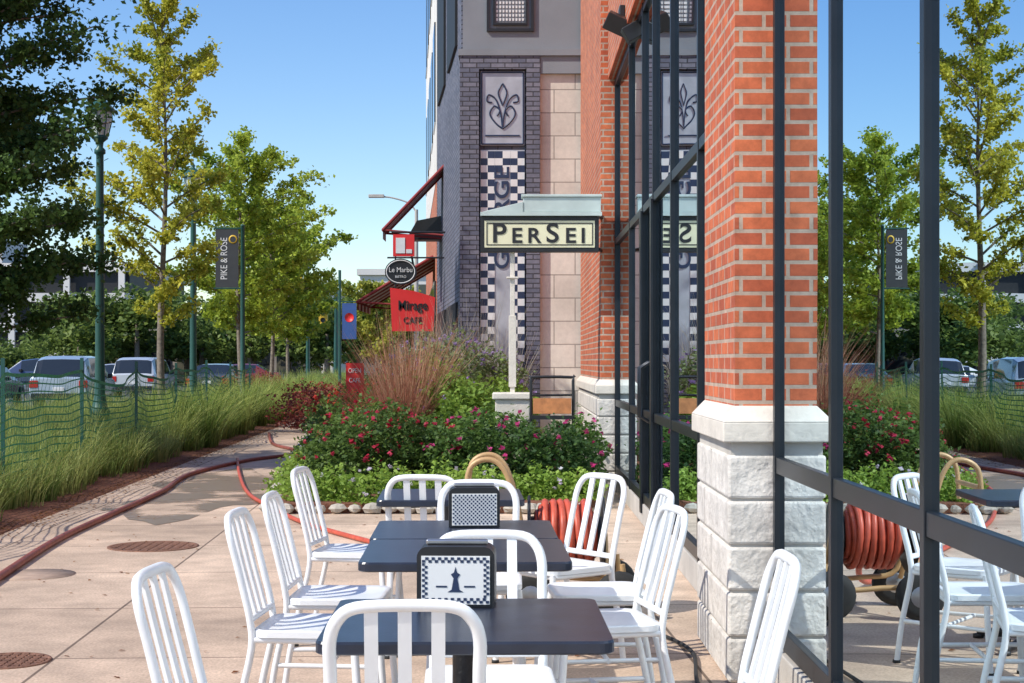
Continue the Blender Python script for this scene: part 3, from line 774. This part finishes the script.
mounds("rose_bush",[(-1.75,15.7,0.4,0.42,0.5,0.42),(-1.25,15.9,0.5,0.45,0.5,0.42),(-1.6,16.8,0.5,0.5,0.6,0.48),(-0.9,16.2,0.45,0.4,0.5,0.38)],13000,0.026,(0.045,0.095,0.025),(0.20,0.30,0.06),((0.42,0.015,0.04),(0.65,0.07,0.14)),140,0.022)
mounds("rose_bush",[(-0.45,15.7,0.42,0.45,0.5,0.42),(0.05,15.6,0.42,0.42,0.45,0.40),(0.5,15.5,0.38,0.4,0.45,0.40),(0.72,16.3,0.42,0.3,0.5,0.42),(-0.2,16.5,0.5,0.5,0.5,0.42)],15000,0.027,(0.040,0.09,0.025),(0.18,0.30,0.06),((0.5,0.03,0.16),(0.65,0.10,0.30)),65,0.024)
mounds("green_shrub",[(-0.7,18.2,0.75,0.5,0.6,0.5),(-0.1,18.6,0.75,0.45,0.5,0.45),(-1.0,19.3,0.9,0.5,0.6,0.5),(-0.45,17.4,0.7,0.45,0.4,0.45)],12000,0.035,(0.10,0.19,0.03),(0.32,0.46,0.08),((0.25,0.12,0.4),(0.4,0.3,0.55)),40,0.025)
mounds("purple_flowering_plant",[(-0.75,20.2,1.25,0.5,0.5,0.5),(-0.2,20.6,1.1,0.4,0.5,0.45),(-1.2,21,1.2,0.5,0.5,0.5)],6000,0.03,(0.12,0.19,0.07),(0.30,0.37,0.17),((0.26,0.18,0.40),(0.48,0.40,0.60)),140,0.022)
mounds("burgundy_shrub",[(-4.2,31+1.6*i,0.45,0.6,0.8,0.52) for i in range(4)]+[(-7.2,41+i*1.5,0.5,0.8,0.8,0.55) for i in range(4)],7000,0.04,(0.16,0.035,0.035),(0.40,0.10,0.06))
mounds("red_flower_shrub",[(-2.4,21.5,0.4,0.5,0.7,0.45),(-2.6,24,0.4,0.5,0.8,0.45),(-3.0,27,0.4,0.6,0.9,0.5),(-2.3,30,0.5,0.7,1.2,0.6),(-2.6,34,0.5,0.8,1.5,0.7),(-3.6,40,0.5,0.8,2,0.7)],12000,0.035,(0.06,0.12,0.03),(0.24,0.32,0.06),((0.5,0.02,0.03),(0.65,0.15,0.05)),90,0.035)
def tuftobj(name,T,h,nb,spread,ca,cb,width=0.006,curl=0.5):
    T=np.array(T,float); V,C=tufts(T[:,0],T[:,1],T[:,2],np.full(len(T),h)*T[:,3],nb,spread,ca,cb,width,curl)
    return np_mesh(name,V,len(V)//4,C,M['blade'])
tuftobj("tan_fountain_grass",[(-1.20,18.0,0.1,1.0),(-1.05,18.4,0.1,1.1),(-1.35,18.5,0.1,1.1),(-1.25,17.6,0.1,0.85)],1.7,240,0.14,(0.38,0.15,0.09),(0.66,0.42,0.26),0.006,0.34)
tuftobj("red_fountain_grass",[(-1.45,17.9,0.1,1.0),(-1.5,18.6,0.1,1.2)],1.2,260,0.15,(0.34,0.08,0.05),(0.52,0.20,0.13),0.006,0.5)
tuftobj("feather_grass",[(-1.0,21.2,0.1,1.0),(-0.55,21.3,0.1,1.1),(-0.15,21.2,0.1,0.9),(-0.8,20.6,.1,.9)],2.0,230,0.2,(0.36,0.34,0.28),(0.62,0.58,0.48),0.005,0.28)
T=[];
for k in range(620):
    y=U(8,36); xe=edgeL(y); x=U(-9.6,xe-0.65)
    T.append((x,y,0.02,U(0.65,1.2)))
for k in range(170):
    y=U(10,30); T.append((edgeL(y)-U(0.42,0.95),y,0.02,U(0.45,0.9)))
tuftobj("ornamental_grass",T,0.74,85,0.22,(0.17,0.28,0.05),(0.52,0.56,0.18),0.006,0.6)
T=[]
for k in range(190):
    y=U(24,72); xe=edgeL(y); x=xe-0.35-abs(random.gauss(0,0.9))
    T.append((x,y,0.0,U(0.8,1.25)))
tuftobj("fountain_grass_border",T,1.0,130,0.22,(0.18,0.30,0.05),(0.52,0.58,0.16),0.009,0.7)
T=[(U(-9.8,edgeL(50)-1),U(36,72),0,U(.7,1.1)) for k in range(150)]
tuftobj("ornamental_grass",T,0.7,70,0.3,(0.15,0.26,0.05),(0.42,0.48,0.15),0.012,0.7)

def tree(name,x,y,h,zb,rad,ca,cb,seed,nl=46,dens=1.0,lsize=0.05,up=50,shape='cone',trunk=0.10,spread=0.17,tw=1.0):
    rs=np.random.default_rng(seed); E=empty(name,(x,y,0))
    b=MB(); 
    tp=[(0.06*math.sin(z*0.9+seed),0.05*math.cos(z*1.1+seed),z) for z in np.linspace(0,h*0.97,12)]
    b.tube(tp,[trunk*(1.25 if i==0 else 1)*(1-0.93*(i/11)) for i in range(12)],0,8)
    Cs=[];Ts=[]
    for k in range(nl):
        u=(k+0.5)/nl; z=zb+(h-zb)*u**0.9*0.94; az=k*2.399+rs.uniform(-.4,.4)
        if shape=='cone': L_=rad*(min(1,0.55+u*1.8) if u<0.25 else (1-((u-0.25)/0.75)**1.15*0.9))
        else: L_=rad*math.sqrt(max(0.06,1-(2*u-0.85)**2*0.8))
        L_*=rs.uniform(0.5,1.35); el=R(up+rs.uniform(-14,14)+ (18*u))
        Hh=L_ ; p0=Vector((0.06*math.sin(z*0.9+seed),0.05*math.cos(z*1.1+seed),z))
        path=[];
        for t in np.linspace(0,1,6):
            hr=Hh*t; zz=z+math.tan(el)*hr*0.62*(1-0.25*t)
            path.append(Vector((p0.x+hr*math.cos(az+0.25*t),p0.y+hr*math.sin(az+0.25*t),zz)))
        b.tube(path,[trunk*0.26*(1-0.9*t)*(1-0.6*u)+0.006 for t in np.linspace(0,1,6)],0,5)
        tone=rs.uniform(0,1)
        nt=int(8+L_*10)
        for j in range(nt):
            t=rs.uniform(0.12,1.02); i=min(4,int(t*5)); q=path[i].lerp(path[i+1],t*5-i) if t<1 else path[-1]
            tl=rs.uniform(0.1,0.42)*min(1,0.5+L_*0.5)*tw; ta=az+rs.uniform(-1.5,1.5); te=rs.uniform(-0.3,1.1)
            e=q+Vector((math.cos(ta)*math.cos(te),math.sin(ta)*math.cos(te),math.sin(te)))*tl
            nn=int(15*dens*rs.uniform(0.4,1.6)); tt=rs.uniform(0.2,1.1,nn)
            c=np.array(q)[None,:]*(1-tt[:,None])+np.array(e)[None,:]*tt[:,None]+rs.normal(0,spread*0.42,(nn,3))
            Cs.append(c); Ts.append(np.clip(tone*0.45+rs.uniform(0,0.65,nn)+rs.normal(0,0.08),0,1))
    b.obj("trunk_and_limbs",['bark'],E)
    C=np.concatenate(Cs);t=np.concatenate(Ts)
    V,K=leaves(C,lsize,lerpcol(ca,cb,t),0.1,0.75)
    np_mesh("leaf_crown",V,len(C),K,M['leaf'],E)
YG=((0.20,0.27,0.03),(0.66,0.60,0.07))
tree("ginkgo_tree",-6.75,30,8.6,2.0,1.75,YG[0],YG[1],3,48,1.35,0.042,44,trunk=0.085,spread=0.13,tw=0.75)
GG=((0.14,0.24,0.03),(0.50,0.58,0.07))
tree("honey_locust_tree",-6.75,38.5,6.9,2.0,1.7,GG[0],GG[1],8,46,1.4,0.05,32,'round',trunk=0.085,spread=0.14)
tree("honey_locust_tree",-7.3,47,6.4,2.0,1.7,GG[0],GG[1],18,44,1.3,0.06,35,'round',trunk=0.08)
tree("honey_locust_tree",-8.2,57,6.2,2.0,1.8,GG[0],GG[1],28,36,1.1,0.075,35,'round',trunk=0.08)
tree("pear_tree",-7.2,20,9.8,1.6,2.0,(0.028,0.07,0.020),(0.13,0.22,0.05),5,105,3.0,0.038,26,'round',trunk=0.12,spread=0.18)
tree("small_tree",-6.0,68,4.9,1.4,1.3,(0.20,0.26,0.03),(0.55,0.52,0.09),31,26,1.2,0.08,40,'round',trunk=0.07)
Cs=[];Ts=[]
bb=MB()
for k in range(78):
    x=U(-110,16); y=U(118,150); hh=U(4.5,8); 
    if -74<x<-34: y=U(104,116); hh=U(2.0,3.0)
    if k>=58: x=U(-30,-8); y=U(98,109); hh=U(4.5,7)
    bb.tube([(x,y,-.1),(x,y,hh*0.6)],[0.25,0.12],0,5)
    for j in range(9):
        c=np.array([x+rng.normal(0,1.5),y+rng.normal(0,1.2),hh*rng.uniform(0.35,0.85)]); n=190
        d=rng.normal(size=(n,3)); d/=np.linalg.norm(d,axis=1)[:,None]
        Cs.append(c+d*rng.uniform(0.5,1,n)[:,None]*np.array([1.4,1.4,1.0])); Ts.append(np.clip(rng.uniform(0,.7,n)+rng.uniform(0,.4),0,1))
C=np.concatenate(Cs); V,K=leaves(C,0.2,lerpcol((0.06,0.11,0.03),(0.24,0.32,0.07),np.concatenate(Ts)),0.5)
dt=np_mesh("distant_tree_line",V,len(C),K,M['leaf']); bb.obj("trunks",['bark'],dt)

# ------------------------------------------------------------------ fence
FN=empty("green_mesh_fence")
def fx(y): return -4.9-0.0513*(y-14.9)
posts=[]; y=8.2
while y<35.5: posts.append(y); y+=3.36
b=MB()
for y in posts:
    b.box(fx(y)-0.02,fx(y)+0.02,y-0.006,y+0.006,-0.05,1.42+U(-.05,.05)); b.box(fx(y)-0.006,fx(y)+0.006,y+0.006,y+0.03,-0.05,1.38)
b.obj("posts",['green_metal'],FN)
def topz(y):
    k=(y-posts[0])/3.36; f=k-math.floor(k); return 1.32-0.24*4*f*(1-f)*(0.6+0.4*math.sin(math.floor(k)*2.3))-0.02
def pos(y,v):
    tz=topz(y); z=0.06+(tz-0.06)*v
    return Vector((fx(y)+0.035*math.sin(y*2.1+v*3)+0.02*math.sin(y*5.3+v*7)+0.03,y,z+0.012*math.sin(y*3.7+v*5)))
y0,y1=posts[0],posts[-1]; ny=int((y1-y0)/0.10); nv=14
w_=0.0075
quads=[]
for j in range(nv+1):
    v=j/nv; ww=w_*(2.4 if j in(0,nv) else 1)
    for i in range(0,ny,2):
        a=pos(y0+(y1-y0)*i/ny,v); c=pos(y0+(y1-y0)*min(ny,i+2)/ny,v)
        quads+= [(a.x,a.y,a.z-ww),(c.x,c.y,c.z-ww),(c.x,c.y,c.z+ww),(a.x,a.y,a.z+ww)]
for i in range(ny+1):
    y=y0+(y1-y0)*i/ny
    for j in range(0,nv,2):
        a=pos(y,j/nv);c=pos(y,min(1,(j+2)/nv))
        quads+= [(a.x,a.y-w_,a.z),(a.x,a.y+w_,a.z),(c.x,c.y+w_,c.z),(c.x,c.y-w_,c.z)]
V=np.array(quads); np_mesh("netting",V,len(V)//4,np.ones((len(V),3))*0.1,M['fence'],FN)

# ------------------------------------------------------------------ lamps
def banner_on(b,E):
    b.tube([(0,0,4.45),(-0.66,0,4.45)],0.018,0); b.tube([(0,0,3.08),(-0.66,0,3.08)],0.018,0); b.box(-0.62,-0.10,-0.008,0.008,3.10,4.43,1)
    b.obj("banner",['green_metal','banner'],E)
    text("PIKE & ROSE",0.22,(-0.42,-0.012,3.76),(R(90),R(-90),0),'whitep',E,sx=0.8,ext=0.002)
    b=MB(); b.lathe([(0.07,0),(0.10,0),(0.10,0.004),(0.07,0.004)],(-0.22,-0.013,4.2),0,16,'y'); b.obj("banner_emblem",['yellow'],E)
def lamp(x,y,h=5.55,banner=False):
    E=empty("street_lamp",(x,y,0))
    b=MB()
    b.lathe([(0.001,0),(0.20,0),(0.20,0.10),(0.15,0.14),(0.15,0.55),(0.17,0.60),(0.12,0.68),(0.085,0.9),(0.075,1.5),(0.06,h-0.9),(0.06,h-0.82),(0.09,h-0.80),(0.09,h-0.74),(0.05,h-0.70),(0.06,h-0.62),(0.13,h-0.56),(0.13,h-0.52),(0.001,h-0.52)],(0,0,0),0,16)
    for k in range(8):
        a=math.pi*k/4; b.tube([(0.135*math.cos(a),.135*math.sin(a),h-.52),(0.20*math.cos(a),.20*math.sin(a),h-0.25),(0.19*math.cos(a),.19*math.sin(a),h-0.12)],0.009,0,4)
    b.lathe([(0.24,h-0.13),(0.25,h-0.10),(0.20,h-0.05),(0.12,h+0.03),(0.05,h+0.07),(0.03,h+0.10),(0.045,h+0.13),(0.02,h+0.17),(0.001,h+0.22)],(0,0,0),0,16)
    b.lathe([(0.24,h-0.13),(0.001,h-0.13)],(0,0,0),0,16)
    b.obj("post_and_cap",['green_metal'],E)
    b=MB(); b.lathe([(0.12,h-0.515),(0.185,h-0.25),(0.18,h-0.135)],(0,0,0),0,16); b.obj("lantern_glass",['lampglass'],E)
    if banner: banner_on(MB(),E)
lamp(-6.62,24.9); lamp(-6.95,33.8); lamp(-7.9,60,banner=True)
E=empty("banner_pole",(-6.15,35.4,0)); b=MB(); b.lathe([(0.001,0),(0.12,0),(0.12,.1),(0.06,.2),(0.045,4.5),(0.06,4.52),(0.001,4.56)],(0,0,0),0,12); b.obj("pole",['green_metal'],E); banner_on(MB(),E)

E=empty("traffic_signal")
b=MB(); b.tube([(-8.4,74,-.1),(-8.4,74,5.2)],[0.12,0.08],0); b.tube([(-8.4,74,4.9),(-13,74,5.1)],[0.06,0.03],0)
b.obj("pole_and_arm",['green_metal'],E)
b=MB()
for x,z in ((-9.0,3.2),(-10.2,4.5),(-12.2,4.6)):
    b.box(x-0.2,x+0.2,73.8,74.1,z,z+1.05,0)
    for k in range(3): b.lathe([(0.001,-0.0),(0.11,0),(0.11,-0.08),(0.12,-0.08)],(x,73.79,z+0.2+0.33*k),1,10,'y')
b.obj("signal_heads",['yellow','black'],E,bevel=0.02)
E=empty("banner_pole"); b=MB(); b.tube([(-6.0,54,0),(-6.0,54,4.6)],0.05,0); b.tube([(-6,54,3.5),(-5.4,54,3.5)],0.02,0); b.box(-5.92,-5.42,53.99,54.01,2.2,3.45,1)
b.lathe([(0.001,0),(0.16,0),(0.16,-.004)],(-5.67,53.985,2.95),2,16,'y'); b.obj("pole_and_banner",['green_metal','bluepink','redsign'],E)
E=empty("cobra_head_street_light"); b=MB(); b.tube([(-3.7,60,0),(-3.7,60,7.3)],[0.11,0.07],0)
b.tube(smooth([(-3.7,60,7.2),(-4.0,60,7.55),(-4.6,60,7.75),(-5.0,60,7.8)],4),0.035,0); b.box(-5.55,-4.95,59.87,60.13,7.76,7.88,0); b.obj("pole_arm_head",['kerb'],E,bevel=0.02)
E=empty("red_sidewalk_sign"); b=MB(); b.box(-3.42,-3.05,31.9,31.94,0.55,1.38,0); b.tube([(-3.4,31.93,0),(-3.4,31.93,1.4)],0.02,1); b.tube([(-3.07,31.93,0),(-3.07,31.93,1.4)],0.02,1)
b.obj("sign_panel",['redsign','black'],E); text("OPEN",0.13,(-3.235,31.89,1.22),(R(90),0,0),'whitep',E,sx=.8); text("CAFE",0.13,(-3.235,31.89,1.02),(R(90),0,0),'whitep',E,sx=.8)

# ------------------------------------------------------------------ cars
def carpaint(c): 
    k="car_paint_%d_%d_%d"%tuple(int(v*100) for v in c)
    if k in M: return k
    M[k]=mat(k,c,0.25,0.3,0.03,2,coat=0.6); return k
def car(x,y,rot,color,suv=True,name="parked_car"):
    E=empty(name,(x,y,-0.12),(0,0,R(rot)))
    if suv: st=[(0.0,.84,.45,.98,1.0),(0.05,.90,.38,1.02,1.06),(0.33,.92,.35,1.04,1.60),(0.8,.93,.33,1.04,1.70),(2.1,.93,.33,1.03,1.71),(2.85,.93,.33,1.02,1.62),(3.55,.92,.33,1.0,1.06),(4.2,.88,.35,.92,.97),(4.55,.78,.42,.75,.78)]
    else: st=[(0.0,.80,.45,.88,.90),(0.1,.86,.38,.92,.98),(0.7,.88,.33,.95,1.03),(1.3,.89,.32,.95,1.40),(2.0,.89,.32,.93,1.44),(2.6,.89,.32,.93,1.38),(3.3,.88,.33,.90,.97),(4.1,.84,.35,.80,.86),(4.5,.74,.42,.66,.68)]
    b=MB(); n=0
    rings=[]
    for (yy,w,zb,zbelt,zr) in st:
        green=(zr-zbelt)>0.2; wr=w*0.78 if green else w*0.86
        half=[(0.0,zb),(w*.9,zb),(w,zb+.16),(w,zbelt-.12),(w*.965,zbelt),(wr,zr-.045 if green else zr-.01),(wr*.75,zr),(0,zr+0.012)]
        ring=[(p[0],yy,p[1]) for p in half]+[(-p[0],yy,p[1]) for p in half[1:-1][::-1]]
        rings.append(ring)
    m=len(rings[0])
    for r_ in rings: b.v+=r_
    for i in range(len(st)-1):
        ga=(st[i][4]-st[i][3])>0.2; gb=(st[i+1][4]-st[i+1][3])>0.2
        for k in range(m):
            mi=0
            if k in (4,m-5) and (ga and gb): mi=1
            if (ga!=gb) and k in (5,6,m-6,m-7): mi=1
            b.f.append((i*m+k,i*m+(k+1)%m,(i+1)*m+(k+1)%m,(i+1)*m+k)); b.m.append(mi); b.sm.append(False)
    b.f.append(tuple(range(m))[::-1]); b.m.append(0); b.sm.append(False)
    b.f.append(tuple((len(st)-1)*m+k for k in range(m))); b.m.append(0); b.sm.append(False)
    b.obj("body_shell",[carpaint(color),'carglass'],E,bevel=0.02)
    b=MB()
    for sx in (-1,1):
        for yy in (0.85,3.62):
            b.lathe([(0.19,sx*-.22),(0.33,sx*-.22),(0.345,sx*-.1),(0.33,0.02*sx),(0.21,0.025*sx)],(sx*0.9,yy,0.345),0,20,'x')
            b.lathe([(0.21,0.02*sx),(0.17,-0.0*sx),(0.05,0.02*sx),(0.001,0.03*sx)],(sx*0.9,yy,0.345),1,12,'x')
    zt=0.98 if suv else .86
    for sx in (-1,1):
        b.box(min(sx*.62,sx*.88),max(sx*.62,sx*.88),-0.02,0.06,zt-.25,zt-.03,2)
        b.box(min(sx*.92,sx*1.06),max(sx*.92,sx*1.06),2.75,2.9,1.0,1.14,3)
        b.box(min(sx*.5,sx*.78),max(sx*.5,sx*.78),4.36,4.50,0.62,0.74,4)
    b.box(-0.17,0.17,-0.03,-0.005,0.62,0.74,4); b.box(-0.82,0.82,-0.07,0.05,0.40,0.56,3)
    b.obj("wheels_and_trim",['rubber','chrome','taillight','black','whitep'],E,bevel=0.01)
car(-13.9,47.5,3,(0.40,0.48,0.56)); car(-17.2,48.3,2,(0.05,0.06,0.08),False)
car(-15.2,62,0,(0.60,0.62,0.64)); car(-19.5,66,2,(0.05,0.05,0.06)); car(-12.6,64,-2,(0.08,0.09,0.12),False); car(-17.6,76.5,90,(0.6,0.6,0.6),False)
car(-21,57,0,(0.30,0.31,0.33),False); car(-11.8,80,90,(0.25,0.04,0.04),False); car(-25,70,0,(0.6,0.6,0.6)); car(-23.5,84,90,(0.06,0.08,0.15)); car(-30,60,3,(0.07,0.07,0.08),False); car(-28,98,90,(0.5,0.5,0.52))

# ------------------------------------------------------------------ background buildings
G=empty("parking_garage_building")
b=MB(); b.box(-80,-37,150,175,0,11,1)
for k in range(4):
    z=1.4+k*2.9; b.box(-80.3,-36.7,149.5,175.2,z,z+0.85,0)
for x in np.arange(-80,-36,5.3): b.box(x-.3,x+.3,149.2,149.48,0,10.9,0)
b.box(-60,-50,152,160,11.0,13.5,0); b.obj("decks_and_columns",['creamwall','dark'],G)
G=empty("office_building")
b=MB(); b.box(-36,-22,190,215,0,10,0)
for k in range(3):
    for x in np.arange(-35,-23,2.2): b.box(x,x+1.5,189.9,190.05,1.5+k*2.9,3.3+k*2.9,1)
b.box(-36.3,-21.7,189.7,215.3,10.01,10.5,0); b.obj("walls_windows",['cap','carglass'],G)
G=empty("low_retail_building")
b=MB(); b.box(-30,-15.5,112,126,0,4.2,0); b.box(-30.2,-15.3,111.8,126,4.21,4.7,1)
for x in np.arange(-29,-16.5,2.4): b.box(x,x+1.9,111.9,112.05,0.5,3.2,2)
b.obj("walls_windows",['bgwall','cap','carglass'],G)
G=empty("white_commercial_building")
b=MB(); b.box(-9.8,3,100,120,0,7.0,0)
for k in range(2):
    for x in np.arange(-9,2,2.4): b.box(x,x+1.6,99.9,100.05,1.2+k*3.0,3.4+k*3.0,1)
b.box(-10,3.2,99.8,120.2,7.01,7.4,0); b.obj("walls_windows",['creamwall','carglass'],G)

# ------------------------------------------------------------------ light, sky, camera
el=R(44); azb=R(28)
tosun=Vector((-math.cos(el)*math.cos(azb),-math.cos(el)*math.sin(azb),math.sin(el)))
sd=bpy.data.lights.new("sun",'SUN'); sd.energy=5.0; sd.angle=R(0.5); sd.color=(1.0,0.945,0.85)
so=bpy.data.objects.new("sun",sd); COL.objects.link(so); so.rotation_euler=(-tosun).to_track_quat('-Z','Y').to_euler()
w=bpy.data.worlds.new("World"); scene.world=w; w.use_nodes=True
nt=w.node_tree; bg=nt.nodes["Background"]; sk=nt.nodes.new("ShaderNodeTexSky"); sk.sky_type='NISHITA'; sk.sun_disc=False
sk.sun_elevation=el; sk.sun_rotation=math.atan2(tosun.x,tosun.y)%(2*math.pi); sk.air_density=1.0; sk.dust_density=0.3; sk.ozone_density=2.0
hs=nt.nodes.new("ShaderNodeHueSaturation"); hs.inputs["Hue"].default_value=0.508; hs.inputs["Saturation"].default_value=1.25; hs.inputs["Value"].default_value=1.22
nt.links.new(sk.outputs[0],hs.inputs["Color"]); nt.links.new(hs.outputs[0],bg.inputs[0]); bg.inputs[1].default_value=0.15
cd=bpy.data.cameras.new("camera"); cam=bpy.data.objects.new("camera",cd); COL.objects.link(cam); cam.location=(0,0,1.4); cam.rotation_euler=(R(90),0,0)
cd.sensor_width=36; cd.lens=1550/1024*36; cd.shift_y=20.5/1024; cd.clip_end=3000; cd.clip_start=0.05
scene.camera=cam
scene.view_settings.view_transform='Standard'
try: scene.view_settings.look='None'
except: pass
scene.view_settings.exposure=0
